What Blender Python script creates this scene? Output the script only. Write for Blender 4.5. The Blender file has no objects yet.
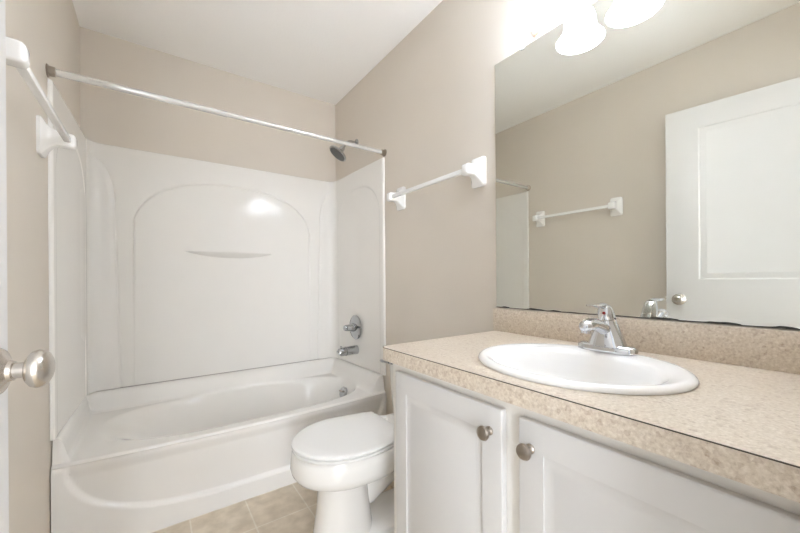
import bpy, bmesh, math, random
from mathutils import Vector, Matrix
from math import pi, sin, cos, radians

random.seed(7)
S = bpy.context.scene
COL = S.collection
W, D, H = 1.524, 2.575, 2.488          # room width, depth, height
T = 1.847                              # front plane of the tub alcove

# ------------------------------------------------------------------ camera
cam_data = bpy.data.cameras.new('camera')
cam = bpy.data.objects.new('camera', cam_data)
COL.objects.link(cam)
yaw, roll = radians(35.2666), radians(-0.3861)
fw = Vector((sin(yaw), cos(yaw), 0)); rt = Vector((cos(yaw), -sin(yaw), 0)); up = Vector((0, 0, 1))
rt, up = rt*cos(roll)+up*sin(roll), up*cos(roll)-rt*sin(roll)
mw = Matrix((rt, up, -fw)).transposed().to_4x4()
mw.translation = (0.3298, 0.0, 1.0789)
cam.matrix_world = mw
cam_data.sensor_width = 36
cam_data.lens = 346.9142/800*36
cam_data.shift_y = 13.448/800
cam_data.clip_start = 0.01
S.camera = cam

# ------------------------------------------------------------------ light
BULB = 17.0
SHADE = 5.6
world = bpy.data.worlds.new('world'); S.world = world; world.use_nodes = True
world.node_tree.nodes['Background'].inputs[0].default_value = (1.0, 0.97, 0.93, 1)
world.node_tree.nodes['Background'].inputs[1].default_value = 0.0
def area_lamp(name, loc, rot, sx, sy, power, color):
    l = bpy.data.lights.new(name, 'AREA'); l.shape = 'RECTANGLE'; l.size = sx; l.size_y = sy
    l.energy = power; l.color = color
    o = bpy.data.objects.new(name, l); COL.objects.link(o); o.location = loc; o.rotation_euler = rot
    return o
area_lamp('hall_fill_right', (1.40, -2.18, H/2), (pi/2, 0, 0), 0.70, 2.3, 20, (0.92, 0.97, 1.05))  # added fill lamp out of view in the hall, no window there
area_lamp('hall_fill_left', (-0.40, -2.18, H/2), (pi/2, 0, 0), 0.80, 2.3, 44, (0.92, 0.97, 1.05))  # second added lamp, unseen, fills the room through the doorway
S.view_settings.view_transform = 'Standard'
S.view_settings.look = 'None'
S.view_settings.gamma = 1
S.view_settings.use_curve_mapping = False
S.view_settings.exposure = 1.06
S.cycles.use_denoising = True
S.cycles.max_bounces = 14
S.cycles.diffuse_bounces = 8
S.cycles.glossy_bounces = 8

# ------------------------------------------------------------------ materials
def new_mat(name):
    m = bpy.data.materials.new(name); m.use_nodes = True
    return m, m.node_tree, m.node_tree.nodes['Principled BSDF']
def plain(name, col, rough=0.5, metal=0.0, spec=0.5, coat=0.0, noise=0.0, nscale=8.0, bump=0.0, bscale=60.0):
    m, nt, b = new_mat(name)
    b.inputs['Base Color'].default_value = (*col, 1)
    b.inputs['Roughness'].default_value = rough
    b.inputs['Metallic'].default_value = metal
    b.inputs['Specular IOR Level'].default_value = spec
    b.inputs['Coat Weight'].default_value = coat
    b.inputs['Coat Roughness'].default_value = 0.05
    tc = nt.nodes.new('ShaderNodeTexCoord')
    if noise:
        n = nt.nodes.new('ShaderNodeTexNoise'); n.inputs['Scale'].default_value = nscale
        n.inputs['Detail'].default_value = 3
        nt.links.new(tc.outputs['Object'], n.inputs['Vector'])
        r = nt.nodes.new('ShaderNodeValToRGB')
        r.color_ramp.elements[0].position = 0.3; r.color_ramp.elements[1].position = 0.7
        r.color_ramp.elements[0].color = (*[c*(1-noise) for c in col], 1)
        r.color_ramp.elements[1].color = (*[min(1, c*(1+noise)) for c in col], 1)
        nt.links.new(n.outputs['Fac'], r.inputs['Fac'])
        nt.links.new(r.outputs['Color'], b.inputs['Base Color'])
    if bump:
        n = nt.nodes.new('ShaderNodeTexNoise'); n.inputs['Scale'].default_value = bscale
        n.inputs['Detail'].default_value = 4
        nt.links.new(tc.outputs['Object'], n.inputs['Vector'])
        bp = nt.nodes.new('ShaderNodeBump'); bp.inputs['Strength'].default_value = bump
        bp.inputs['Distance'].default_value = 0.002
        nt.links.new(n.outputs['Fac'], bp.inputs['Height'])
        nt.links.new(bp.outputs['Normal'], b.inputs['Normal'])
    return m

M_WALL = plain('wall_paint', (0.66, 0.605, 0.53), 0.75, spec=0.25, noise=0.012, nscale=3, bump=0.12, bscale=120)
M_CEIL = plain('ceiling_paint', (0.94, 0.93, 0.91), 0.9, spec=0.1, bump=0.5, bscale=90)
M_HALL = plain('grey_hall_paint', (0.42, 0.43, 0.44), 0.8, noise=0.01)
M_TRIM = plain('white_trim_paint', (0.86, 0.86, 0.84), 0.35, noise=0.01)
M_DOOR = plain('white_door_paint', (0.69, 0.68, 0.665), 0.38, noise=0.008)
M_TUB = plain('white_acrylic', (0.78, 0.76, 0.72), 0.09, spec=0.2, noise=0.006)
M_CAULK = plain('grey_caulk', (0.38, 0.36, 0.33), 0.7)
M_PORC = plain('white_porcelain', (0.82, 0.81, 0.79), 0.06, spec=0.6, noise=0.004)
M_BOWL = plain('toilet_china', (0.79, 0.77, 0.735), 0.1, spec=0.55, noise=0.006)
M_SEAT = plain('white_seat_plastic', (0.79, 0.785, 0.765), 0.22, noise=0.004)
M_CERAM = plain('white_glazed_ceramic', (0.87, 0.86, 0.84), 0.12, spec=0.6, noise=0.004)
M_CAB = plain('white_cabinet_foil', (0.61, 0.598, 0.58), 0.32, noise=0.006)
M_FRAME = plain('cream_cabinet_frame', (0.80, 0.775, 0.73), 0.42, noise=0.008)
M_CHROME = plain('chrome', (0.72, 0.73, 0.75), 0.06, metal=1.0, noise=0.01)
M_CHROMED = plain('dull_chrome', (0.50, 0.51, 0.52), 0.12, metal=1.0, noise=0.02)
M_NICKEL = plain('brushed_nickel', (0.62, 0.58, 0.53), 0.27, metal=1.0, noise=0.05, nscale=40)
M_PEWTER = plain('dark_pewter', (0.40, 0.35, 0.30), 0.28, metal=1.0, noise=0.08, nscale=50)
M_DARK = plain('dark_rubber', (0.10, 0.10, 0.10), 0.5, noise=0.2, nscale=200)
M_ROD = plain('white_enamel_rod', (0.86, 0.86, 0.85), 0.15, noise=0.004)
M_RODM = plain('satin_white_metal_rod', (0.74, 0.73, 0.71), 0.18, metal=0.55, noise=0.01)
M_PINKWOOD = plain('pale_brass', (0.86, 0.66, 0.50), 0.25, metal=0.75, noise=0.03)
M_SEAM = plain('brown_seam', (0.06, 0.045, 0.035), 0.7, noise=0.2)
M_BLACK = plain('worn_black_backing', (0.05, 0.05, 0.045), 0.6, noise=0.5, nscale=80)
M_CLEAR = plain('clear_plastic', (0.85, 0.86, 0.86), 0.12)
M_CLEAR.node_tree.nodes['Principled BSDF'].inputs['Transmission Weight'].default_value = 0.5
M_RED = plain('red_dot', (0.45, 0.03, 0.03), 0.3)
M_BONE = plain('beige_cap_plastic', (0.60, 0.48, 0.34), 0.4)
M_HOSE = plain('braided_hose', (0.72, 0.71, 0.69), 0.35, metal=0.3, noise=0.1, nscale=400)

m, nt, b = new_mat('mirror_silver'); M_MIRROR = m
b.inputs['Base Color'].default_value = (0.77, 0.775, 0.725, 1); b.inputs['Metallic'].default_value = 1
b.inputs['Roughness'].default_value = 0.0
m, nt, b = new_mat('mirror_glass_edge'); M_GLASSEDGE = m
b.inputs['Base Color'].default_value = (0.30, 0.36, 0.33, 1); b.inputs['Roughness'].default_value = 0.1

# lamp glass: a frosted shell that passes light, and the lit bulb
m, nt, b = new_mat('frosted_glass'); M_FROST = m
nt.nodes.remove(b)
out = nt.nodes['Material Output']
tr = nt.nodes.new('ShaderNodeBsdfTranslucent'); tr.inputs['Color'].default_value = (0.98, 0.98, 0.97, 1)
df = nt.nodes.new('ShaderNodeBsdfDiffuse'); df.inputs['Color'].default_value = (0.93, 0.92, 0.90, 1)
gl = nt.nodes.new('ShaderNodeBsdfGlossy'); gl.inputs['Roughness'].default_value = 0.15
m1 = nt.nodes.new('ShaderNodeMixShader'); m1.inputs[0].default_value = 0.85
m2 = nt.nodes.new('ShaderNodeMixShader'); m2.inputs[0].default_value = 0.04
nt.links.new(df.outputs[0], m1.inputs[1]); nt.links.new(tr.outputs[0], m1.inputs[2])
nt.links.new(m1.outputs[0], m2.inputs[1]); nt.links.new(gl.outputs[0], m2.inputs[2])
ge = nt.nodes.new('ShaderNodeEmission'); ge.inputs['Color'].default_value = (0.87, 0.97, 1.15, 1); ge.inputs['Strength'].default_value = SHADE
ad = nt.nodes.new('ShaderNodeAddShader')
nt.links.new(m2.outputs[0], ad.inputs[0]); nt.links.new(ge.outputs[0], ad.inputs[1])
nt.links.new(ad.outputs[0], out.inputs['Surface'])
m, nt, b = new_mat('lit_bulb'); M_BULB = m
nt.nodes.remove(b)
em = nt.nodes.new('ShaderNodeEmission'); em.inputs['Color'].default_value = (0.86, 0.97, 1.16, 1)
em.inputs['Strength'].default_value = BULB
nt.links.new(em.outputs[0], nt.nodes['Material Output'].inputs['Surface'])

def speckle(name):
    m, nt, b = new_mat(name)
    tc = nt.nodes.new('ShaderNodeTexCoord')
    def ramp(src, els):
        r = nt.nodes.new('ShaderNodeValToRGB'); cr = r.color_ramp
        while len(cr.elements) < len(els): cr.elements.new(0.5)
        for e, (p, c) in zip(cr.elements, els): e.position = p; e.color = (*c, 1)
        nt.links.new(src, r.inputs['Fac']); return r.outputs['Color']
    n1 = nt.nodes.new('ShaderNodeTexNoise'); n1.inputs['Scale'].default_value = 170; n1.inputs['Detail'].default_value = 4
    n1.inputs['Roughness'].default_value = 0.65
    nt.links.new(tc.outputs['Object'], n1.inputs['Vector'])
    base = ramp(n1.outputs['Fac'], [(0.30, (0.355, 0.275, 0.20)), (0.44, (0.545, 0.462, 0.365)), (0.56, (0.635, 0.558, 0.458)), (0.70, (0.77, 0.705, 0.615))])
    v = nt.nodes.new('ShaderNodeTexVoronoi'); v.inputs['Scale'].default_value = 120
    nt.links.new(tc.outputs['Object'], v.inputs['Vector'])
    sep = nt.nodes.new('ShaderNodeSeparateColor'); nt.links.new(v.outputs['Color'], sep.inputs[0])
    chips = ramp(sep.outputs[0], [(0.0, (0.625, 0.543, 0.443)), (0.62, (0.635, 0.558, 0.458)), (0.8, (0.77, 0.705, 0.615)), (0.93, (0.42, 0.32, 0.245))])
    mx = nt.nodes.new('ShaderNodeMix'); mx.data_type = 'RGBA'; mx.inputs[0].default_value = 0.38
    nt.links.new(base, mx.inputs[6]); nt.links.new(chips, mx.inputs[7])
    nt.links.new(mx.outputs[2], b.inputs['Base Color'])
    b.inputs['Roughness'].default_value = 0.30
    return m
M_LAM = speckle('speckled_laminate')

m, nt, b = new_mat('beige_floor_tile'); M_FLOOR = m
tc = nt.nodes.new('ShaderNodeTexCoord'); mp = nt.nodes.new('ShaderNodeMapping')
mp.inputs['Location'].default_value = (-0.454+0.2333*10, -1.605+0.2333*20, 0)
nt.links.new(tc.outputs['Object'], mp.inputs['Vector'])
br = nt.nodes.new('ShaderNodeTexBrick'); br.offset = 0; br.squash = 1
br.inputs['Scale'].default_value = 1; br.inputs['Mortar Size'].default_value = 0.0035
br.inputs['Mortar Smooth'].default_value = 0.3
br.inputs['Brick Width'].default_value = 0.2333; br.inputs['Row Height'].default_value = 0.2333
br.inputs['Color1'].default_value = (0.66, 0.575, 0.455, 1); br.inputs['Color2'].default_value = (0.71, 0.625, 0.505, 1)
br.inputs['Mortar'].default_value = (0.78, 0.73, 0.63, 1); br.inputs['Bias'].default_value = 0
nt.links.new(mp.outputs[0], br.inputs['Vector'])
n1 = nt.nodes.new('ShaderNodeTexNoise'); n1.inputs['Scale'].default_value = 16; n1.inputs['Detail'].default_value = 5
nt.links.new(tc.outputs['Object'], n1.inputs['Vector'])
r = nt.nodes.new('ShaderNodeValToRGB'); r.color_ramp.elements[0].position = 0.35; r.color_ramp.elements[1].position = 0.65
r.color_ramp.elements[0].color = (0.80, 0.78, 0.75, 1); r.color_ramp.elements[1].color = (1, 1, 1, 1)
nt.links.new(n1.outputs['Fac'], r.inputs['Fac'])
mx = nt.nodes.new('ShaderNodeMix'); mx.data_type = 'RGBA'; mx.blend_type = 'MULTIPLY'; mx.inputs[0].default_value = 1
nt.links.new(br.outputs['Color'], mx.inputs[6]); nt.links.new(r.outputs['Color'], mx.inputs[7])
nt.links.new(mx.outputs[2], b.inputs['Base Color']); b.inputs['Roughness'].default_value = 0.4

# ------------------------------------------------------------------ helpers
def obj(name, bm, mat, parent=None, base=(0, 0, 0), smooth=35, mats=None):
    """link a bmesh built in world coordinates as one object whose origin is at base"""
    bmesh.ops.recalc_face_normals(bm, faces=bm.faces[:])
    me = bpy.data.meshes.new(name)
    if parent is not None: base = parent.location
    bmesh.ops.translate(bm, verts=bm.verts[:], vec=-Vector(base))
    bm.to_mesh(me); bm.free()
    for mm in (mats or [mat]): me.materials.append(mm)
    o = bpy.data.objects.new(name, me); COL.objects.link(o)
    if smooth:
        me.polygons.foreach_set('use_smooth', [True]*len(me.polygons))
        me.set_sharp_from_angle(angle=radians(smooth))
    if parent is None: o.location = base
    else: o.parent = parent
    return o
def sub(name, bm, mat, parent, root, smooth=35):
    """a sub-part: parent is a part (its own location is zero under root)"""
    bmesh.ops.recalc_face_normals(bm, faces=bm.faces[:])
    me = bpy.data.meshes.new(name)
    bmesh.ops.translate(bm, verts=bm.verts[:], vec=-Vector(root.location))
    bm.to_mesh(me); bm.free(); me.materials.append(mat)
    o = bpy.data.objects.new(name, me); COL.objects.link(o); o.parent = parent
    if smooth:
        me.polygons.foreach_set('use_smooth', [True]*len(me.polygons))
        me.set_sharp_from_angle(angle=radians(smooth))
    return o
def tag(o, label, cat, group=None):
    o['label'] = label; o['category'] = cat
    if group: o['group'] = group
    return o
def thing(name, label, cat, loc, group=None):
    o = bpy.data.objects.new(name, None); COL.objects.link(o)
    o.location = loc; o.empty_display_size = 0.05
    return tag(o, label, cat, group)
def struct(name, bm, mat, smooth=0):
    o = obj(name, bm, mat, smooth=smooth); o['kind'] = 'structure'; return o
def dup(root, loc, rotz, label):
    r = root.copy(); COL.objects.link(r); r.location = loc; r.rotation_euler = (0, 0, rotz); r['label'] = label
    for ch in list(root.children):
        c = ch.copy(); COL.objects.link(c); c.parent = r
        for g in ch.children:
            d = g.copy(); COL.objects.link(d); d.parent = c
    return r
def box(bm, x0, x1, y0, y1, z0, z1, bev=0.0, seg=2):
    vs = bmesh.ops.create_cube(bm, size=1)['verts']
    for v in vs:
        v.co = Vector(((x0+x1)/2+v.co.x*(x1-x0), (y0+y1)/2+v.co.y*(y1-y0), (z0+z1)/2+v.co.z*(z1-z0)))
    if bev:
        es = {e for v in vs for e in v.link_edges}
        bmesh.ops.bevel(bm, geom=list(es), offset=bev, segments=seg, profile=0.5, affect='EDGES')
    return vs
def loft(bm, rings, cap0=True, cap1=True, closed=True):
    rows = [[bm.verts.new(p) for p in r] for r in rings]
    n = len(rows[0])
    for a, c in zip(rows, rows[1:]):
        for i in range(n if closed else n-1):
            j = (i+1) % n
            bm.faces.new((a[i], a[j], c[j], c[i]))
    if cap0: bm.faces.new(rows[0][::-1])
    if cap1: bm.faces.new(rows[-1])
    return rows
def frame(axis):
    a = Vector(axis).normalized()
    t = Vector((0, 0, 1)) if abs(a.z) < 0.9 else Vector((1, 0, 0))
    u = a.cross(t).normalized(); v = a.cross(u).normalized()
    return a, u, v
def lathe(bm, origin, axis, prof, n=32, cap0=True, cap1=True, su=1.0, sv=1.0):
    """prof: (distance along the axis, radius)"""
    a, u, v = frame(axis); o = Vector(origin)
    rings = [[o+a*d+u*(r*su*cos(2*pi*i/n))+v*(r*sv*sin(2*pi*i/n)) for i in range(n)] for d, r in prof]
    return loft(bm, rings, cap0, cap1)
def tube(bm, pts, rad, n=14, cap=True):
    pts = [Vector(p) for p in pts]
    rads = rad if isinstance(rad, (list, tuple)) else [rad]*len(pts)
    rings = []; u = None
    for i, p in enumerate(pts):
        d = (pts[min(i+1, len(pts)-1)]-pts[max(i-1, 0)]).normalized()
        if u is None: _, u, _ = frame(d)
        u = (u-d*u.dot(d)).normalized(); v = d.cross(u)
        rings.append([p+(u*cos(2*pi*k/n)+v*sin(2*pi*k/n))*rads[i] for k in range(n)])
    return loft(bm, rings, cap, cap)
def bez(p0, p1, p2, p3, n=10):
    p0, p1, p2, p3 = map(Vector, (p0, p1, p2, p3))
    return [p0*(1-t)**3+p1*3*t*(1-t)**2+p2*3*t*t*(1-t)+p3*t**3 for t in [i/n for i in range(n+1)]]
def grid(bm, us, vs, fn):
    rows = [[bm.verts.new(fn(u, v)) for u in us] for v in vs]
    for a, c in zip(rows, rows[1:]):
        for i in range(len(us)-1):
            bm.faces.new((a[i], a[i+1], c[i+1], c[i]))
    return rows
def lin(a, b, n): return [a+(b-a)*i/n for i in range(n+1)]
def sm(t):
    t = max(0.0, min(1.0, t)); return t*t*(3-2*t)
def panel_slab(us, vs, cells, thick, inset_prof, place, both=True, edge_bevel=0.002):
    """slab in (u, v), front at w=0, back at w=-thick; cells get routed panels. place(u,v,w)->point"""
    bm = bmesh.new()
    for side, w in ((0, 0.0), (1, -thick)):
        rows = [[bm.verts.new((u, v, w)) for u in us] for v in vs]
        fs = []
        for j in range(len(vs)-1):
            for i in range(len(us)-1):
                f = bm.faces.new((rows[j][i], rows[j][i+1], rows[j+1][i+1], rows[j+1][i]))
                if (i, j) in cells: fs.append(f)
        if side == 0: front = rows
        else: back = rows
        if side == 0 or both:
            sgn = 1 if side == 0 else -1
            for f in fs:
                for th, dep in inset_prof:
                    bmesh.ops.inset_region(bm, faces=[f], thickness=th, depth=0.0, use_even_offset=True)
                    for v in f.verts: v.co.z += sgn*dep
    def rim(r): return r[0] + [q[-1] for q in r[1:]] + r[-1][::-1][1:] + [q[0] for q in r[::-1][1:-1]]
    a, c = rim(front), rim(back); n = len(a)
    for i in range(n):
        bm.faces.new((a[i], a[(i+1) % n], c[(i+1) % n], c[i]))
    bmesh.ops.recalc_face_normals(bm, faces=bm.faces[:])
    if edge_bevel:
        es = [e for e in bm.edges if e.calc_face_angle(0) > 1.2 and
              all(abs(v.co.x-us[0]) < 1e-5 or abs(v.co.x-us[-1]) < 1e-5 or abs(v.co.y-vs[0]) < 1e-5 or abs(v.co.y-vs[-1]) < 1e-5 for v in e.verts)]
        bmesh.ops.bevel(bm, geom=es, offset=edge_bevel, segments=3, profile=0.5, affect='EDGES')
    for v in bm.verts: v.co = Vector(place(*v.co))
    return bm

# ------------------------------------------------------------------ room shell
DX0, DX1, DZ = 0.02, 0.80, 2.14            # doorway in the front wall
bm = bmesh.new(); box(bm, -1.0, 2.2, -2.3, D+0.12, -0.06, 0); struct('floor', bm, M_FLOOR)
bm = bmesh.new(); box(bm, -1.0, 2.2, -2.3, D+0.12, H, H+0.08); struct('ceiling', bm, M_CEIL)
bm = bmesh.new(); box(bm, -0.12, 0, -0.12, D+0.12, 0, H); struct('wall_left', bm, M_WALL)
bm = bmesh.new(); box(bm, W, W+0.12, -0.12, D+0.12, 0, H); struct('wall_right', bm, M_WALL)
bm = bmesh.new(); box(bm, 0, W, D, D+0.12, 0, H); struct('wall_back', bm, M_WALL)
bm = bmesh.new()
box(bm, DX1, W, -0.12, 0, 0, H); box(bm, 0, DX1, -0.12, 0, DZ, H); box(bm, 0, DX0, -0.12, 0, 0, DZ)
struct('wall_front', bm, M_WALL)
bm = bmesh.new(); box(bm, -1.0, 2.2, -2.3, -2.2, 0, H); box(bm, -1.0, -0.9, -2.2, -0.12, 0, H); box(bm, 2.1, 2.2, -2.2, -0.12, 0, H)
box(bm, -0.9, -0.12, -0.12, -0.02, 0, H); box(bm, W+0.12, 2.1, -0.12, -0.02, 0, H)
struct('wall_hall', bm, M_HALL)
bm = bmesh.new(); box(bm, DX1, DX1+0.06, 0, 0.014, 0, DZ+0.06, 0.003); box(bm, DX0, DX1, 0, 0.014, DZ, DZ+0.06, 0.003)
struct('trim_1', bm, M_TRIM)

# ------------------------------------------------------------------ bathtub
ZR = 0.373
def bow(x):
    t = (x-0.76)/0.75
    return 0.036*max(0.0, 1-t*t)**0.9 if abs(t) < 1 else 0.0
def fz(x, y):
    """height of the tub top at (x, y)"""
    z = ZR+0.003
    fr = sm((y-(T-bow(x)+0.013))/0.018)
    up_ = max(sm((0.056-x)/0.034)*fr, sm((x-1.415)/0.08)*fr, sm((y-2.455)/0.085))
    z += 0.095*up_
    yc = 2.172; a = 0.645; b = 0.292; n = 2.9
    xx = abs(x-0.775)/a; yy = abs(y-yc)/b
    s = 1-(xx**n+yy**n)**(1/n)
    if s > -0.03:
        wall = 0.27+0.60*sm((0.70-x)/0.5)
        z -= 0.28*sm((s+0.03)/wall)**0.85
    return z
bm = bmesh.new()
X0, X1, Y1 = 0.004, W-0.004, 2.56
us = lin(X0, X1, 190)
def top(u, v):
    y0 = T-bow(u)+0.012
    y = y0+(Y1-y0)*v
    return (u, y, fz(u, y))
vt = [ (i/120.0) for i in range(121)]
def arc_z(x):
    t = min(1.0, abs(x-0.775)/0.735)
    return 0.076+0.27*(1-(1-t**3.0)**(1/2.2))
def apron(u, q):
    """q: 0 at the rim top, 1 at the floor"""
    bw = bow(u)
    if q < 0.12:                                   # rounded rim edge
        a = q/0.12*pi/2
        return (u, T-bw+0.012-0.012*sin(a), ZR+0.003-0.014*(1-cos(a)))
    z = (ZR-0.011)*(1-(q-0.12)/0.88)
    sl = (arc_z(u+0.004)-arc_z(u-0.004))/0.008
    d = (z-arc_z(u))/math.sqrt(1+sl*sl)
    k = sm((d)/0.020)                              # 1 above the arc, 0 on the skirt below it
    upper = T-bw*sm((z-0.06)/0.30)+0.010*(1-sm((z-(ZR-0.07))/0.05))
    y = (T-0.006)*(1-k)+(upper+0.004)*k
    return (u, y, z)
qs = lin(0, 0.12, 6)+lin(0.12, 1, 110)[1:]
rows = [[bm.verts.new(apron(u, q)) for u in us] for q in qs[::-1]]
rows += [[bm.verts.new(top(u, v)) for u in us] for v in vt[1:]]
for a, c in zip(rows, rows[1:]):
    for i in range(len(us)-1):
        bm.faces.new((a[i], a[i+1], c[i+1], c[i]))
# closed sides, back and underside
for side in (0, -1):
    col = [r_[side] for r_ in rows]
    x = col[0].co.x
    low = bm.verts.new((x, Y1, 0))
    bm.faces.new(col+[low])
lo = [r_ for r_ in rows[0]]
bk = rows[-1]
vl = [f for f in bm.verts if abs(f.co.z) < 1e-6 and abs(f.co.y-Y1) < 1e-6]
vl.sort(key=lambda v: v.co.x)
bm.faces.new(bk[::-1]+[vl[0], vl[1]])
tub = obj('bathtub', bm, M_TUB, base=(W/2, 2.2, 0), smooth=50)
tag(tub, 'white bathtub with bowed apron and curved front ledge, set between the walls', 'bathtub')
# overflow plate inside the drain end
bm = bmesh.new()
lathe(bm, (1.372, 2.15, 0.318), (-0.93, 0, 0.36), [(-0.01, 0.036), (0.006, 0.036), (0.010, 0.033), (0.012, 0.012)], 32)
ov = obj('overflow_plate', bm, M_CHROMED, tub); ov['label'] = 'round chrome overflow plate'
bm = bmesh.new(); tube(bm, [(1.362, 2.15, 0.325), (1.348, 2.15, 0.336), (1.342, 2.15, 0.332)], 0.006, 10)
sub('trip_lever', bm, M_PEWTER, ov, tub)
bm = bmesh.new(); lathe(bm, (1.22, 2.17, 0.066), (0, 0, 1), [(0, 0.035), (0.004, 0.034), (0.006, 0.02)], 24)
obj('drain', bm, M_CHROME, tub)

# ------------------------------------------------------------------ shower surround
ZS0, ZS1 = 0.475, 1.855
YB = 2.545
sur = thing('shower_surround', 'white moulded shower wall surround with arched panels above the bathtub', 'shower surround', (W/2, 2.3, ZS0))
def corner_half(z):
    """distance of the corner groove from the side wall at height z"""
    if z < 1.5: return 0.172-0.026*(z-0.47)/1.03
    t = min(1.0, (z-1.5)/0.30)
    return 0.146*(1-t**2.4)**(1/2.0)+0.001
def back_y(x, z):
    y = YB
    xm = min(x, W-x)
    # cove into the side panels
    r_ = 0.06; e = xm-0.0340
    if e < r_: y -= r_-math.sqrt(max(0, r_*r_-(r_-max(e, 0))**2))
    # corner groove
    d = (xm-corner_half(z))
    if z < 1.79:
        g = abs(d)/0.007
        y += 0.0035*max(0, 1-g*g) if g < 1 else 0
        y -= 0.006*sm((-d)/0.03)*sm((1.80-z)/0.2)     # corner column stands a little proud
    # arched field, stepped back
    dx = abs(x-0.762)/0.535
    if dx < 1:
        ztop = 1.375+0.343*(1-dx**2.3)**(1/2.3)
        dd = min((1-dx)*0.535, (ztop-z)*0.8)
        fa = 0.25+0.75*sm((z-0.75)/0.6)
        y += 0.0045*sm(dd/0.008)*fa+0.0035*max(0.0, 1-((dd-0.006)/0.006)**2)*fa
    return y
bm = bmesh.new()
xs = sorted(set([round(v, 5) for v in lin(0.0341, 0.34, 124)+lin(0.34, 1.184, 110)+lin(1.184, W-0.0341, 124)]))
zs = lin(ZS0, 1.20, 50)+lin(1.20, ZS1-0.008, 180)[1:]
rows = grid(bm, xs, zs, lambda x, z: (x, back_y(x, z), z))
lip = [[bm.verts.new((v.co.x, v.co.y+0.003, ZS1-0.002)) for v in rows[-1]], [bm.verts.new((v.co.x, v.co.y+0.008, ZS1)) for v in rows[-1]], [bm.verts.new((v.co.x, D-0.002, ZS1)) for v in rows[-1]]]
prev = rows[-1]
for l in lip:
    for i in range(len(xs)-1): bm.faces.new((prev[i], prev[i+1], l[i+1], l[i]))
    prev = l
bot = [bm.verts.new((v.co.x, D-0.002, ZS0)) for v in rows[0]]
for i in range(len(xs)-1): bm.faces.new((rows[0][i+1], rows[0][i], bot[i], bot[i+1]))
bm.faces.new([r_[0] for r_ in rows]+[l[0] for l in lip]+[bot[0]])
bm.faces.new(([r_[-1] for r_ in rows]+[l[-1] for l in lip]+[bot[-1]])[::-1])
bm.faces.new([lip[-1][0], lip[-1][-1], bot[-1], bot[0]])
bmesh.ops.triangulate(bm, faces=[f for f in bm.faces if len(f.verts) > 4])
obj('back_panel', bm, M_TUB, sur, smooth=40)

def end_panel(side):
    """side 0 = left wall, 1 = right wall"""
    bm = bmesh.new()
    def fx(y, z):
        t = (y-T)/(YB-T)
        x = 0.014+0.022*t
        # rounded front flange
        f = y-T
        if f < 0.014: x -= 0.012*(1-math.sqrt(max(0, 1-((0.014-f)/0.014)**2)))
        # arch
        yc, hw = 2.172, 0.282
        dx = abs(y-yc)/hw
        if dx < 1:
            ztop = 1.46+0.275*(1-dx**2.4)**(1/2.4)
            dd = min((1-dx)*hw, (ztop-z)*0.8)
            x -= (0.003 if side == 0 else 0.006)*sm(dd/0.012)
        return x if side == 0 else W-x
    ys = lin(T, T+0.02, 10)+lin(T+0.02, YB-0.0575, 130)[1:]
    zs = lin(ZS0, 1.35, 40)+lin(1.35, ZS1-0.006, 100)[1:]
    rows = grid(bm, ys, zs, lambda y, z: (fx(y, z), y, z))
    wallx = 0.001 if side == 0 else W-0.001
    off = -1 if side == 0 else 1
    prev = rows[-1]
    for dxx, zz in ((0.002, ZS1-0.0015), (0.006, ZS1), (None, ZS1)):
        l = [bm.verts.new((wallx if dxx is None else (max(v.co.x-dxx*0.8, 0.0014) if side == 0 else min(v.co.x+dxx*0.8, W-0.0014)), v.co.y, zz)) for v in rows[-1]]
        for i in range(len(ys)-1): bm.faces.new((prev[i], prev[i+1], l[i+1], l[i]))
        prev = l
    fr = [r_[0] for r_ in rows]
    fb = [bm.verts.new((wallx, v.co.y, v.co.z)) for v in fr]
    for i in range(len(fr)-1): bm.faces.new((fr[i], fr[i+1], fb[i+1], fb[i]))
    b0 = [bm.verts.new((wallx, v.co.y, ZS0)) for v in rows[0]]
    for i in range(len(ys)-1): bm.faces.new((rows[0][i+1], rows[0][i], b0[i], b0[i+1]))
    bmesh.ops.holes_fill(bm, edges=[e for e in bm.edges if e.is_boundary], sides=0)
    bmesh.ops.triangulate(bm, faces=[f for f in bm.faces if len(f.verts) > 4])
    return obj('end_panel', bm, M_TUB, sur, smooth=40)
end_panel(0); end_panel(1)
# soap ledge
bm = bmesh.new()
N = 40
ring_top, ring_in = [], []
rowsL = []
for k in range(9):
    f = k/8.0
    rowsL.append([])
    for i in range(N+1):
        t = -1+2*i/N
        c = max(0.0, 1-t*t)
        y = YB+0.008-(0.008+0.032*c**0.8)*(1-f**1.3)
        z = 1.270-0.041*(c**0.75)*f
        rowsL[-1].append(bm.verts.new((0.750+0.265*t, y, z)))
topb = [bm.verts.new((0.750+0.265*(-1+2*i/N), YB+0.010, 1.270)) for i in range(N+1)]
for a, c in zip([topb]+rowsL, rowsL):
    for i in range(N): bm.faces.new((a[i], a[i+1], c[i+1], c[i]))
obj('soap_ledge', bm, M_TUB, sur, smooth=50)
# dark caulk joint between tub upstand and surround
bm = bmesh.new()
box(bm, 0.165, 1.47, YB-0.004, YB+0.012, ZS0-0.0035, ZS0+0.0005)
obj('caulk_joint', bm, M_CAULK, sur)

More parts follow.
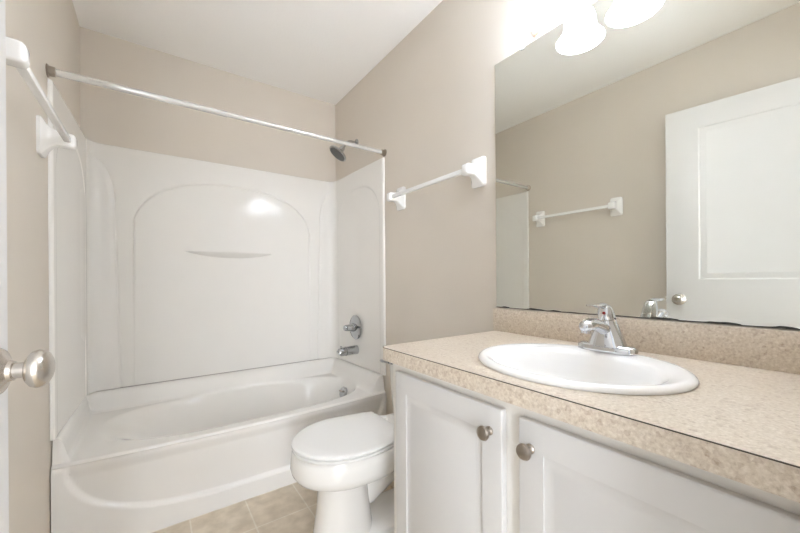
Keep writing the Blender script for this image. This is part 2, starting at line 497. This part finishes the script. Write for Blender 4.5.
# ------------------------------------------------------------------ tub valve, spout, shower head, rod
va = thing('tub_valve', 'chrome single lever bath valve with round plate on the shower end wall', 'valve', (1.486, 2.198, 0.745))
bm = bmesh.new(); lathe(bm, (1.497, 2.198, 0.745), (-1, 0, 0), [(0, 0.086), (0.005, 0.086), (0.012, 0.078), (0.018, 0.045), (0.020, 0.032)], 48)
obj('escutcheon', bm, M_CHROMED, va)
bm = bmesh.new(); lathe(bm, (1.478, 2.198, 0.745), (-1, 0, 0), [(0, 0.03), (0.02, 0.028), (0.035, 0.024), (0.06, 0.022), (0.072, 0.018), (0.076, 0.008)], 28)
hd = obj('valve_handle', bm, M_CHROMED, va)
bm = bmesh.new(); tube(bm, [(1.43, 2.198, 0.745), (1.425, 2.165, 0.748), (1.42, 2.12, 0.752), (1.418, 2.098, 0.752)], [0.015, 0.012, 0.009, 0.006], 12)
sub('lever', bm, M_CHROMED, hd, va)
sp = thing('tub_spout', 'chrome tub spout with diverter knob below the bath valve', 'spout', (1.489, 2.186, 0.585))
bm = bmesh.new(); tube(bm, [(1.497, 2.186, 0.588), (1.485, 2.186, 0.588), (1.44, 2.186, 0.588), (1.390, 2.186, 0.586), (1.365, 2.186, 0.582), (1.355, 2.186, 0.574)], [0.032, 0.032, 0.031, 0.030, 0.028, 0.022], 20)
obj('spout_body', bm, M_CHROMED, sp)
bm = bmesh.new(); lathe(bm, (1.374, 2.186, 0.606), (0, 0, 1), [(0, 0.004), (0.012, 0.004), (0.013, 0.008), (0.018, 0.008), (0.020, 0.004)], 14)
obj('diverter_knob', bm, M_CHROMED, sp)
bm = bmesh.new(); lathe(bm, (1.410, 2.186, 0.5865), (-1, 0, 0), [(0, 0.0314), (0.003, 0.0314)], 24)
obj('joint_ring', bm, M_DARK, sp)

sh = thing('shower_sprayer', 'round chrome shower head on a short arm high on the right wall', 'shower head', (W, 2.22, 2.065))
bm = bmesh.new(); lathe(bm, (W, 2.22, 2.065), (-1, 0, 0), [(0, 0.03), (0.004, 0.03), (0.010, 0.022), (0.012, 0.012)], 28)
obj('wall_flange', bm, M_CHROMED, sh)
pth = bez((W-0.005, 2.22, 2.065), (1.46, 2.215, 2.075), (1.43, 2.205, 2.05), (1.405, 2.195, 2.00), 10)
bm = bmesh.new(); tube(bm, pth, 0.0105, 14); obj('shower_arm', bm, M_CHROMED, sh)
ax = Vector((-0.58, 0.13, -0.77)).normalized()
o0 = Vector((1.407, 2.195, 2.005))
bm = bmesh.new(); lathe(bm, o0, ax, [(0, 0.013), (0.012, 0.018), (0.028, 0.019), (0.036, 0.024), (0.048, 0.050), (0.056, 0.066), (0.066, 0.069), (0.070, 0.066)], 36)
obj('head_bell', bm, M_CHROMED, sh)
bm = bmesh.new(); lathe(bm, o0+ax*0.0695, ax, [(0, 0.060), (0.002, 0.059), (0.003, 0.05)], 36)
fc = obj('spray_face', bm, M_DARK, sh); fc['label'] = 'dark spray face'

ZROD = 1.884
rod = thing('shower_curtain_rod', 'white tension shower rod with grey end flanges across the tub opening', 'curtain rod', (W/2, T, ZROD))
bm = bmesh.new(); tube(bm, [(0.012, T, ZROD), (0.62, T, ZROD)], 0.0135, 20); tube(bm, [(0.60, T, ZROD), (W-0.012, T, ZROD)], 0.0115, 20)
obj('rod_tube', bm, M_RODM, rod)
for x, s in ((0.0, 1), (W, -1)):
    bm = bmesh.new(); lathe(bm, (x, T, ZROD), (s, 0, 0), [(0.0005, 0.024), (0.004, 0.024), (0.007, 0.019), (0.024, 0.018), (0.026, 0.014)], 28)
    f = obj('end_flange', bm, M_PEWTER, rod); f['label'] = 'dull grey metal end flange'

# ------------------------------------------------------------------ towel bars (built at the origin along +y, wall at x = 0, bar towards +x)
LB, OB = 0.60, 0.076
tb = thing('towel_bar', 'white ceramic towel bar on the left wall, partly behind the open door', 'towel bar', (0, 0, 0), 'ceramic towel bars')
for yy in (0, LB):
    bm = bmesh.new()
    def sq(x, hy, hz, dz=0.0, n=6):
        r_ = min(hy, hz)*0.35; pts = []
        for cx_, cz_, a0 in ((hy-r_, hz-r_, 0), (-hy+r_, hz-r_, pi/2), (-hy+r_, -hz+r_, pi), (hy-r_, -hz+r_, 1.5*pi)):
            for k in range(n):
                a = a0+pi/2*k/(n-1); pts.append((x, yy+cx_+r_*cos(a), dz+cz_+r_*sin(a)))
        return pts
    loft(bm, [sq(0.0005, 0.040, 0.066), sq(0.010, 0.040, 0.066), sq(0.014, 0.036, 0.061), sq(0.022, 0.026, 0.045), sq(0.034, 0.0205, 0.032, 0.002),
              sq(0.050, 0.0185, 0.025, 0.003), sq(0.062, 0.021, 0.0245, 0.001), sq(0.085, 0.0215, 0.0245, 0), sq(0.092, 0.020, 0.023, 0), sq(0.0965, 0.016, 0.0185, 0), sq(0.0985, 0.010, 0.012, 0)])
    obj('post', bm, M_CERAM, tb, smooth=40)
bm = bmesh.new(); box(bm, OB-0.0095, OB+0.0095, 0.015, LB-0.015, -0.0095, 0.0095, 0.002)
obj('bar', bm, M_ROD, tb)
tb.location = (0, 1.130, 1.592)
dup(tb, (W, 1.665, 1.558), pi, 'white ceramic towel bar on the right wall, between the shower surround and the mirror')

# ------------------------------------------------------------------ toilet
TY = 1.335
toi = thing('toilet', 'white two-piece toilet with closed elongated lid between the tub and the vanity', 'toilet', (1.1, TY, 0))
def egg(z, xf, xb, hw, n=56, nb=2.6, split=0.52):
    xm = xf+(xb-xf)*split; pts = []
    for i in range(n):
        a = 2*pi*i/n; c, s = cos(a), sin(a)
        if c < 0:
            e = 2.0/2.15
            pts.append((xm-(xm-xf)*abs(c)**e, TY+hw*math.copysign(abs(s)**e, s), z))
        else:
            e = 2.0/nb
            pts.append((xm+(xb-xm)*abs(c)**e, TY+hw*math.copysign(abs(s)**e, s), z))
    return pts
bm = bmesh.new()
loft(bm, [egg(0.0, 0.842, 1.10, 0.110), egg(0.012, 0.842, 1.10, 0.110), egg(0.06, 0.850, 1.09, 0.103), egg(0.14, 0.862, 1.08, 0.094), egg(0.22, 0.868, 1.07, 0.089),
          egg(0.262, 0.870, 1.08, 0.090), egg(0.272, 0.855, 1.12, 0.106), egg(0.277, 0.830, 1.17, 0.133), egg(0.285, 0.800, 1.21, 0.158), egg(0.298, 0.777, 1.23, 0.176), egg(0.314, 0.765, 1.24, 0.185),
          egg(0.332, 0.760, 1.24, 0.188), egg(0.362, 0.762, 1.24, 0.188), egg(0.388, 0.766, 1.24, 0.186), egg(0.398, 0.775, 1.235, 0.180), egg(0.400, 0.79, 1.22, 0.167)])
# rear shelf under the tank
loft(bm, [[(x, TY+y, z) for x, y in ((1.17, -w_), (1.50, -w_*1.1), (1.50, w_*1.1), (1.17, w_))] for z, w_ in ((0.30, 0.085), (0.33, 0.105), (0.385, 0.135), (0.398, 0.135))])
# trapway and foot
tube(bm, [(1.00, TY, 0.15), (1.08, TY, 0.165), (1.17, TY, 0.215), (1.26, TY, 0.245), (1.33, TY, 0.20), (1.34, TY, 0.10), (1.33, TY, 0.02)], [0.06, 0.062, 0.064, 0.064, 0.066, 0.072, 0.085], 20)
def foot(z, w_, x0=1.00, x1=1.44):
    return [(x, TY+y, z) for x, y in ((x0, -w_*0.9), (x0+0.1, -w_), (x1-0.05, -w_), (x1, -w_*0.7), (x1, w_*0.7), (x1-0.05, w_), (x0+0.1, w_), (x0, w_*0.9))]
loft(bm, [foot(0, 0.114), foot(0.030, 0.112), foot(0.040, 0.106), foot(0.062, 0.07)])
obj('bowl', bm, M_BOWL, toi, smooth=45)
bm = bmesh.new()
def lidplan(z, o, n=40):
    # egg front, narrowing sides and a straight back
    pts = []
    xf, xw, hw, xb, hb = 0.764+o, 0.985, 0.191-o, 1.205-o, 0.148-o
    for i in range(n+1):
        a = pi/2+pi*i/n
        pts.append((xw+(xw-xf)*cos(a), TY+hw*sin(a), z))
    for t in lin(0, 1, 12)[1:]:
        pts.append((xw+(xb-xw)*t, TY-(hw+(hb-hw)*t**1.6), z))
    for t in lin(0, 1, 12)[:-1]:
        pts.append((xb-(xb-xw)*t, TY+(hb+(hw-hb)*(1-(t))**1.0*0+(hw-hb)*(1-(1-t)**1.6)), z))
    return pts
loft(bm, [lidplan(0.402, 0.008), lidplan(0.404, 0.003), lidplan(0.412, 0.002), lidplan(0.415, 0.006)])
obj('seat', bm, M_SEAT, toi, smooth=40)
bm = bmesh.new()
loft(bm, [lidplan(0.4185, 0.004), lidplan(0.421, 0.0), lidplan(0.427, 0.0), lidplan(0.431, 0.004), lidplan(0.433, 0.012), lidplan(0.435, 0.05)])
obj('lid', bm, M_SEAT, toi, smooth=40)
for yy in (-0.075, 0.075):
    bm = bmesh.new(); box(bm, 1.195, 1.235, TY+yy-0.02, TY+yy+0.02, 0.399, 0.425, 0.006)
    obj('hinge', bm, M_SEAT, toi)
def rrect(z, x0, x1, y0, y1, r_, n=7):
    pts = []
    for cx_, cy_, a0 in ((x1-r_, y1-r_, 0), (x0+r_, y1-r_, pi/2), (x0+r_, y0+r_, pi), (x1-r_, y0+r_, 1.5*pi)):
        for k in range(n):
            a = a0+pi/2*k/(n-1); pts.append((cx_+r_*cos(a), cy_+r_*sin(a), z))
    return pts
bm = bmesh.new()
loft(bm, [rrect(0.399, 1.36, 1.50, TY-0.17, TY+0.17, 0.03), rrect(0.405, 1.345, 1.512, TY-0.182, TY+0.182, 0.035), rrect(0.42, 1.338, 1.516, TY-0.190, TY+0.190, 0.038),
          rrect(0.54, 1.330, 1.518, TY-0.198, TY+0.198, 0.04), rrect(0.690, 1.325, 1.519, TY-0.204, TY+0.204, 0.04)])
obj('tank', bm, M_BOWL, toi, smooth=40)
bm = bmesh.new()
loft(bm, [rrect(0.690, 1.318, 1.520, TY-0.212, TY+0.212, 0.042), rrect(0.694, 1.312, 1.5215, TY-0.217, TY+0.217, 0.045), rrect(0.722, 1.312, 1.5215, TY-0.217, TY+0.217, 0.045), rrect(0.730, 1.320, 1.518, TY-0.209, TY+0.209, 0.04)])
obj('tank_lid', bm, M_BOWL, toi, smooth=40)
bm = bmesh.new(); lathe(bm, (1.327, TY+0.15, 0.657), (-1, 0, 0), [(0, 0.014), (0.008, 0.014), (0.014, 0.008), (0.022, 0.008)], 20)
tube(bm, [(1.308, TY+0.15, 0.657), (1.303, TY+0.18, 0.657), (1.30, TY+0.205, 0.656), (1.30, TY+0.220, 0.656)], [0.007, 0.008, 0.009, 0.006], 12)
lv = obj('flush_lever', bm, M_CHROMED, toi); lv['label'] = 'chrome flush lever'
for s in (-1, 1):
    bm = bmesh.new(); lathe(bm, (1.27, TY+s*0.092, 0.044), (0, 0, 1), [(0, 0.017), (0.010, 0.016), (0.017, 0.010), (0.019, 0.003)], 20)
    c = obj('bolt_cap', bm, M_BONE, toi); c['label'] = 'tan floor bolt cap'
# water supply hose
bm = bmesh.new(); tube(bm, bez((1.47, 1.62, 0.19), (1.44, 1.63, 0.30), (1.44, 1.50, 0.30), (1.43, 1.475, 0.397), 16), 0.006, 10)
c = obj('supply_hose', bm, M_HOSE, toi); c['label'] = 'thin braided water hose'
bm = bmesh.new(); lathe(bm, (W-0.001, 1.62, 0.18), (-1, 0, 0), [(0, 0.028), (0.006, 0.024), (0.007, 0.009), (0.05, 0.009), (0.052, 0.014), (0.075, 0.014)], 20)
obj('stop_valve', bm, M_CHROME, toi)

# ------------------------------------------------------------------ vanity cabinet
VY0, VY1 = 0.004, 0.945
XF = 0.969                                  # face frame plane
cab = thing('vanity_cabinet', 'white two-door bathroom vanity cabinet under the beige countertop', 'cabinet', (1.24, 0.475, 0))
bm = bmesh.new()
box(bm, XF+0.06, W-0.002, VY0, VY1, 0.0, 0.10); box(bm, XF, W-0.002, VY0, VY0+0.016, 0.10, 0.818); box(bm, XF, W-0.002, VY1-0.016, VY1, 0.10, 0.818)
box(bm, XF+0.018, W-0.002, VY0+0.016, VY1-0.016, 0.10, 0.116); box(bm, W-0.008, W-0.002, VY0+0.016, VY1-0.016, 0.116, 0.818)
box(bm, XF, XF+0.018, VY0+0.016, VY1-0.016, 0.10, 0.145); box(bm, XF, XF+0.018, VY0+0.016, VY1-0.016, 0.775, 0.818)
for ya, yb in ((VY0+0.016, 0.04), (0.44, 0.50), (0.885, VY1-0.016)): box(bm, XF, XF+0.018, ya, yb, 0.145, 0.775)
obj('cabinet_body', bm, M_FRAME, cab)
DT = 0.018
def cab_door(y0, y1, z0, z1, ky):
    # seen from the camera the door runs from y1 (left) to y0 (right)
    us = [0, 0.057, y1-y0-0.057, y1-y0]; vs = [0, 0.060, z1-z0-0.060, z1-z0]
    bmd = panel_slab(us, vs, {(1, 1)}, DT, [(0.004, -0.003), (0.004, -0.001), (0.014, 0.0), (0.006, 0.0025)],
                     lambda u, v, w: (XF-DT-0.001-w, y1-u, z0+v), both=False, edge_bevel=0.004)
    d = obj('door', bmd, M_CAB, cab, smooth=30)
    bm = bmesh.new()
    lathe(bm, (XF-DT-0.0005, ky, 0.735), (-1, 0, 0), [(-0.002, 0.010), (0.003, 0.010), (0.006, 0.007), (0.013, 0.006), (0.017, 0.010), (0.020, 0.0155), (0.024, 0.0165), (0.028, 0.0145), (0.0305, 0.008), (0.031, 0.002)], 32)
    k = sub('knob', bm, M_PEWTER, d, cab); k['label'] = 'round brushed pewter knob'
    return d
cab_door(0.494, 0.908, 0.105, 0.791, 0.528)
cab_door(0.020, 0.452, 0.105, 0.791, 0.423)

# ------------------------------------------------------------------ countertop
ZC, TC = 0.862, 0.041
CX0, CX1, CY0, CY1 = 0.930, W-0.001, 0.002, 0.967
ct = thing('countertop', 'beige speckled laminate vanity countertop with backsplash below the mirror', 'countertop', (1.24, 0.475, ZC-TC))
SX, SYC, SA, SB = 1.187, 0.464, 0.245, 0.213
def outer(n=160):
    # closed outline with the front corner by the toilet rounded, walked by angle about the sink centre
    r_ = 0.028
    poly = [(CX1, CY1), (CX0+r_, CY1)]
    for k in range(1, 8):
        a = pi/2+pi/2*k/8; poly.append((CX0+r_+r_*cos(a), CY1-r_+r_*sin(a)))
    poly += [(CX0, CY1-r_), (CX0, CY0), (CX1, CY0)]
    return poly
poly = outer()
angs = sorted(set([round(math.atan2(y-SYC, x-SX), 6) for x, y in poly]+[round(-pi+2*pi*i/128, 6) for i in range(128)]))
def hit(a):
    dx, dy = cos(a), sin(a); best = None
    for (xa, ya), (xb, yb) in zip(poly, poly[1:]+poly[:1]):
        ex, ey = xb-xa, yb-ya; den = dx*ey-dy*ex
        if abs(den) < 1e-9: continue
        t = ((xa-SX)*ey-(ya-SYC)*ex)/den; s = ((xa-SX)*dy-(ya-SYC)*dx)/den
        if t > 0 and -1e-6 <= s <= 1+1e-6 and (best is None or t < best): best = t
    return (SX+dx*best, SYC+dy*best)
op = [hit(a) for a in angs]
hole = []
for a in angs:
    k = 1/math.sqrt((cos(a)/(SB-0.016))**2+(sin(a)/(SA-0.016))**2)
    hole.append((SX+cos(a)*k, SYC+sin(a)*k))
def inset(p, e):
    x, y = p
    return (max(x, CX0+e) if x < SX else x, min(y, CY1-e) if y > SYC else y)
bm = bmesh.new()
loft(bm, [[(x, y, ZC-TC) for x, y in hole], [(x, y, ZC) for x, y in hole], [(*inset(p, 0.0015), ZC) for p in op], [(x, y, ZC-0.0015) for x, y in op], [(x, y, ZC-TC) for x, y in op], [(x, y, ZC-TC) for x, y in hole]], False, False)
obj('worktop', bm, M_LAM, ct, smooth=30)
bm = bmesh.new()
box(bm, 1.500, W-0.001, CY0, 0.974, ZC, 0.957, 0.002)
obj('backsplash', bm, M_LAM, ct)
# dark laminate seam along the top front edge
bm = bmesh.new()
box(bm, CX0-0.0004, CX0+0.0016, CY0, CY1-0.028, ZC-0.0014, ZC+0.0003)
r_ = 0.028
for k in range(8):
    a0, a1 = pi/2+pi/2*k/8, pi/2+pi/2*(k+1)/8
    q = []
    for a in (a0, a1):
        for rr in (r_+0.0004, r_-0.0016): q.append((CX0+r_+rr*cos(a), CY1-r_+rr*sin(a)))
    loft(bm, [[(*q[0], z), (*q[2], z), (*q[3], z), (*q[1], z)] for z in (ZC-0.0014, ZC+0.0003)])
s = obj('edge_seam', bm, M_SEAM, ct); s['label'] = 'dark brown laminate seam'

# ------------------------------------------------------------------ sink
snk = thing('sink', 'white oval drop-in porcelain sink set in the beige countertop', 'sink', (SX, SYC, ZC))
def ell(cx_, b_, a_, z, n=72): return [(cx_+b_*cos(2*pi*i/n), SYC+a_*sin(2*pi*i/n), z) for i in range(n)]
bm = bmesh.new()
oc = SX-0.026; ob, oa = 0.152, 0.200
loft(bm, [ell(SX, SB-0.018, SA-0.018, ZC-0.03), ell(SX, SB-0.018, SA-0.018, ZC+0.0005), ell(SX, SB-0.002, SA-0.002, ZC+0.0005), ell(SX, SB, SA, ZC+0.004), ell(SX, SB-0.002, SA-0.002, ZC+0.009), ell(SX, SB-0.008, SA-0.008, ZC+0.0135), ell(SX-0.001, SB-0.016, SA-0.015, ZC+0.0145),
          ell(SX-0.004, SB-0.026, SA-0.022, ZC+0.013),
          ell(oc, ob+0.012, oa+0.008, ZC+0.011), ell(oc, ob+0.004, oa+0.003, ZC+0.008), ell(oc, ob-0.004, oa-0.006, ZC), ell(oc, ob-0.014, oa-0.018, ZC-0.02), ell(oc, ob-0.028, oa-0.036, ZC-0.055), ell(oc, ob-0.05, oa-0.066, ZC-0.09),
          ell(oc, ob-0.085, oa-0.115, ZC-0.115), ell(oc, 0.03, 0.03, ZC-0.125)], False, True)
obj('basin', bm, M_PORC, snk, smooth=60)
bm = bmesh.new(); lathe(bm, (oc, SYC, ZC-0.1255), (0, 0, 1), [(0, 0.028), (0.003, 0.028), (0.005, 0.022), (0.004, 0.016)], 28)
obj('drain', bm, M_CHROME, snk)

# ------------------------------------------------------------------ faucet
FX, FY, FZ = 1.364, 0.461, ZC+0.0125
fau = thing('faucet', 'chrome single-lever bathroom faucet on the back rim of the oval sink', 'faucet', (FX, FY, FZ))
def plate(z, hx, hy, n=48, e=3.2):
    return [(FX+hx*math.copysign(abs(cos(2*pi*i/n))**(2/e), cos(2*pi*i/n)), FY+hy*math.copysign(abs(sin(2*pi*i/n))**(2/e), sin(2*pi*i/n)), z) for i in range(n)]
bm = bmesh.new()
loft(bm, [plate(FZ+0.0015, 0.0265, 0.076), plate(FZ+0.014, 0.0265, 0.076), plate(FZ+0.018, 0.0245, 0.074), plate(FZ+0.022, 0.018, 0.066)])
obj('base_plate', bm, M_CHROME, fau, smooth=40)
bm = bmesh.new()
def fo(z, cx_, hx, hy, n=40, e=2.3):
    return [(cx_+hx*math.copysign(abs(cos(2*pi*i/n))**(2/e), cos(2*pi*i/n)), FY+hy*math.copysign(abs(sin(2*pi*i/n))**(2/e), sin(2*pi*i/n)), z) for i in range(n)]
loft(bm, [fo(FZ+0.017, FX+0.003, 0.034, 0.050), fo(FZ+0.028, FX+0.003, 0.033, 0.046), fo(FZ+0.045, FX+0.004, 0.031, 0.040), fo(FZ+0.064, FX+0.005, 0.028, 0.031), fo(FZ+0.082, FX+0.006, 0.025, 0.023), fo(FZ+0.088, FX+0.005, 0.0235, 0.0215)])
obj('faucet_body', bm, M_CHROME, fau, smooth=50)
def arm_(bm, pts, wh, n=20):
    rings = []
    for i, p in enumerate(pts):
        d = (pts[min(i+1, len(pts)-1)]-pts[max(i-1, 0)]).normalized(); n_ = Vector((0, 1, 0)); u_ = n_.cross(d)
        hw, hh = wh(i/(len(pts)-1))
        rings.append([p+n_*hw*cos(2*pi*k/n)+u_*hh*sin(2*pi*k/n) for k in range(n)])
    loft(bm, rings)
bm = bmesh.new()
arm_(bm, bez((FX+0.005, FY, FZ+0.056), (FX-0.045, FY, FZ+0.074), (FX-0.085, FY, FZ+0.100), (FX-0.128, FY, FZ+0.072), 20),
     lambda t: ((0.019, 0.017-0.002*t) if t < 0.85 else (0.019*math.sqrt(max(0.05, 1-((t-0.85)/0.16)**2)), 0.015*math.sqrt(max(0.05, 1-((t-0.85)/0.16)**2)))))
lathe(bm, (FX-0.112, FY, FZ+0.072), (-0.1, 0, -1), [(0, 0.0125), (0.010, 0.0125), (0.011, 0.009)], 20)
obj('spout', bm, M_CHROME, fau, smooth=50)
# lever handle: hub with an upright front, a sloping back and a thin blade reaching forward over the spout
bm = bmesh.new()
loft(bm, [fo(FZ+0.0895, FX+0.004, 0.0235, 0.0215), fo(FZ+0.104, FX+0.000, 0.0215, 0.0205), fo(FZ+0.118, FX-0.005, 0.0175, 0.0185), fo(FZ+0.128, FX-0.009, 0.0125, 0.0150), fo(FZ+0.133, FX-0.012, 0.006, 0.008)])
arm_(bm, bez((FX-0.004, FY, FZ+0.124), (FX-0.030, FY, FZ+0.136), (FX-0.055, FY, FZ+0.126), (FX-0.092, FY, FZ+0.134), 14),
     lambda t: (0.012-0.004*sin(pi*min(1, t*1.3))+0.003*max(0, t-0.6)/0.4 if t < 0.99 else 0.008, (0.0075*(1-t)+0.0026)))
hn = obj('lever_handle', bm, M_CHROME, fau, smooth=50)
bm = bmesh.new(); lathe(bm, (FX-0.0222, FY-0.004, FZ+0.109), (-1, -0.1, 0.25), [(-0.002, 0.004), (0.002, 0.0038), (0.003, 0.002)], 14)
k = sub('temperature_dot', bm, M_RED, hn, fau); k['label'] = 'small red temperature dot'

# ------------------------------------------------------------------ mirror
MY0, MY1, MZ0, MZ1 = 0.03, 0.969, 0.9605, 1.990
mir = thing('wall_mirror', 'large frameless wall mirror standing on the vanity backsplash, lower edge worn black', 'mirror', (W, 0.5, MZ0))
bm = bmesh.new(); box(bm, W-0.0062, W-0.0008, MY0, MY1, MZ0, MZ1)
me = obj('mirror_plate', bm, M_MIRROR, mir, mats=[M_MIRROR, M_GLASSEDGE], smooth=0)
for p in me.data.polygons:
    if p.normal.x > -0.5: p.material_index = 1
# flaking black edge where the silvering has rotted
bm = bmesh.new()
random.seed(3)
ys = lin(MY0, MY1, 150); hs = []; h = 0.002
for i in range(len(ys)):
    if i % 5 == 0: tgt = random.choice([0.001, 0.0014, 0.002, 0.0022, 0.0045, 0.0015, 0.0013, 0.006])
    h += (tgt-h)*0.45; hs.append(h)
f0 = [bm.verts.new((W-0.0064, y, MZ0-0.0005)) for y in ys]; f1 = [bm.verts.new((W-0.0064, y, MZ0+h_)) for y, h_ in zip(ys, hs)]
b0 = [bm.verts.new((W-0.0060, y, MZ0-0.0005)) for y in ys]; b1 = [bm.verts.new((W-0.0060, y, MZ0+h_)) for y, h_ in zip(ys, hs)]
for i in range(len(ys)-1):
    for a, c in ((f0, f1), (f1, b1), (b1, b0), (b0, f0)): bm.faces.new((a[i], a[i+1], c[i+1], c[i]))
e = obj('worn_edge', bm, M_BLACK, mir, smooth=0); e['label'] = 'black flaking lower edge'
for y in (0.833, 0.17):
    bm = bmesh.new(); box(bm, W-0.010, W-0.0005, y-0.008, y+0.008, MZ1-0.008, MZ1+0.013, 0.002)
    c = obj('mirror_clip', bm, M_CLEAR, mir); c['label'] = 'clear plastic clip'

# ------------------------------------------------------------------ vanity light
BZ0, BZ1 = 2.000, 2.096
vl_ = thing('vanity_light', 'three-lamp vanity light bar with frosted bell shades above the mirror', 'lamp', (W, 0.49, 2.05))
bm = bmesh.new()
prof = [(W-0.001, BZ0), (W-0.016, BZ0), (W-0.020, BZ0+0.004), (W-0.022, BZ0+0.014), (W-0.030, BZ0+0.018), (W-0.034, BZ0+0.026), (W-0.034, BZ0+0.034), (W-0.040, BZ0+0.040), (W-0.040, BZ1-0.040), (W-0.034, BZ1-0.034), (W-0.034, BZ1-0.026), (W-0.030, BZ1-0.018), (W-0.022, BZ1-0.014), (W-0.020, BZ1-0.004), (W-0.016, BZ1), (W-0.001, BZ1)]
loft(bm, [[(x, y, z) for x, z in prof] for y in (0.20, 0.78)])
bb = obj('back_bar', bm, M_PINKWOOD, vl_, smooth=0); bb['label'] = 'ridged pale brass back bar'
LX, LZ = 1.399, 1.972
for y in (0.669, 0.490, 0.311):
    bm = bmesh.new(); tube(bm, bez((W-0.038, y, 2.048), (1.44, y, 2.05), (1.40, y, 2.075), (LX, y, LZ+0.125), 10), 0.009, 12)
    lathe(bm, (LX, y, LZ+0.128), (0, 0, -1), [(0, 0.012), (0.004, 0.024), (0.020, 0.027), (0.022, 0.02)], 24)
    obj('arm', bm, M_PINKWOOD, vl_)
    bm = bmesh.new()
    pr = [(0.112, 0.026), (0.108, 0.036), (0.095, 0.047), (0.075, 0.0525), (0.055, 0.054), (0.040, 0.056), (0.024, 0.064), (0.010, 0.074), (0.0, 0.082)]
    pin = [(d, r-0.003) for d, r in pr[::-1]]
    lathe(bm, (LX, y, LZ), (0, 0, 1), pr+[(-0.001, 0.0805)]+pin, 40, False, False)
    shd = obj('shade', bm, M_FROST, vl_, smooth=60); shd['label'] = 'frosted white glass bell shade'
    bm = bmesh.new()
    lathe(bm, (LX, y, LZ+0.105), (0, 0, -1), [(0, 0.012), (0.025, 0.013), (0.04, 0.020), (0.055, 0.028), (0.068, 0.031), (0.080, 0.028), (0.090, 0.019), (0.095, 0.008), (0.096, 0.001)], 24)
    sub('bulb', bm, M_BULB, shd, vl_, smooth=60)

# ------------------------------------------------------------------ room door (open, hinged at the doorway's left jamb)
DW, DH, DTH = 0.762, 2.068, 0.035
th = math.atan2(0.106, 0.755)
HX, HY = 0.037, 0.040
door = bpy.data.objects.new('door_1', None); COL.objects.link(door); door['kind'] = 'structure'
tag(door, 'open white two-panel room door with a nickel knob beside the left wall', 'door')
us = [0, 0.105, DW-0.152, DW]; vs = [0, 0.22, 0.86, 1.058, 1.942, DH]
bm = panel_slab(us, vs, {(1, 1), (1, 3)}, DTH, [(0.007, -0.005), (0.005, 0.0), (0.022, 0.003), (0.004, -0.0015)], lambda u, v, w: (w, u, v+0.012))
leaf = obj('door_leaf', bm, M_DOOR, door, smooth=30)
KZ = 0.952
for sgn, x0 in ((1, 0.0), (-1, -DTH)):
    bm = bmesh.new()
    lathe(bm, (x0, DW-0.062, KZ), (sgn, 0, 0), [(-0.001, 0.034), (0.013, 0.034), (0.017, 0.031), (0.021, 0.022), (0.0255, 0.0150), (0.030, 0.0138), (0.0305, 0.0115)]
          if sgn > 0 else [(-0.001, 0.033), (0.003, 0.033), (0.010, 0.02)], 40)
    if sgn > 0:
        kn = obj('door_knob', bm, M_NICKEL, door); kn['label'] = 'round satin nickel door knob'
        bm = bmesh.new()
        lathe(bm, (x0, DW-0.062, KZ), (1, 0, 0), [(0.0300, 0.0125), (0.0305, 0.0125), (0.031, 0.0112), (0.0425, 0.0112), (0.0435, 0.0150), (0.046, 0.0212), (0.050, 0.0258), (0.0555, 0.0278), (0.061, 0.0268), (0.0655, 0.0230), (0.0685, 0.0175), (0.0700, 0.0100), (0.0704, 0.003)], 40)
        sub('knob_grip', bm, M_NICKEL, kn, door, smooth=40)
    else:
        obj('rose_plate', bm, M_NICKEL, door)
bm = bmesh.new(); box(bm, -DTH/2-0.011, -DTH/2+0.011, DW-0.001, DW+0.0015, KZ-0.028, KZ+0.028, 0.001)
box(bm, -DTH/2-0.006, -DTH/2+0.006, DW+0.001, DW+0.009, KZ-0.008, KZ+0.008, 0.001)
obj('latch', bm, M_NICKEL, door)
for z in (0.25, 1.05, 1.85):
    bm = bmesh.new(); tube(bm, [(0.0, -0.004, z-0.045), (0.0, -0.004, z+0.045)], 0.006, 12)
    obj('hinge', bm, M_NICKEL, door)
door.location = (HX, HY, 0); door.rotation_euler = (0, 0, -th)
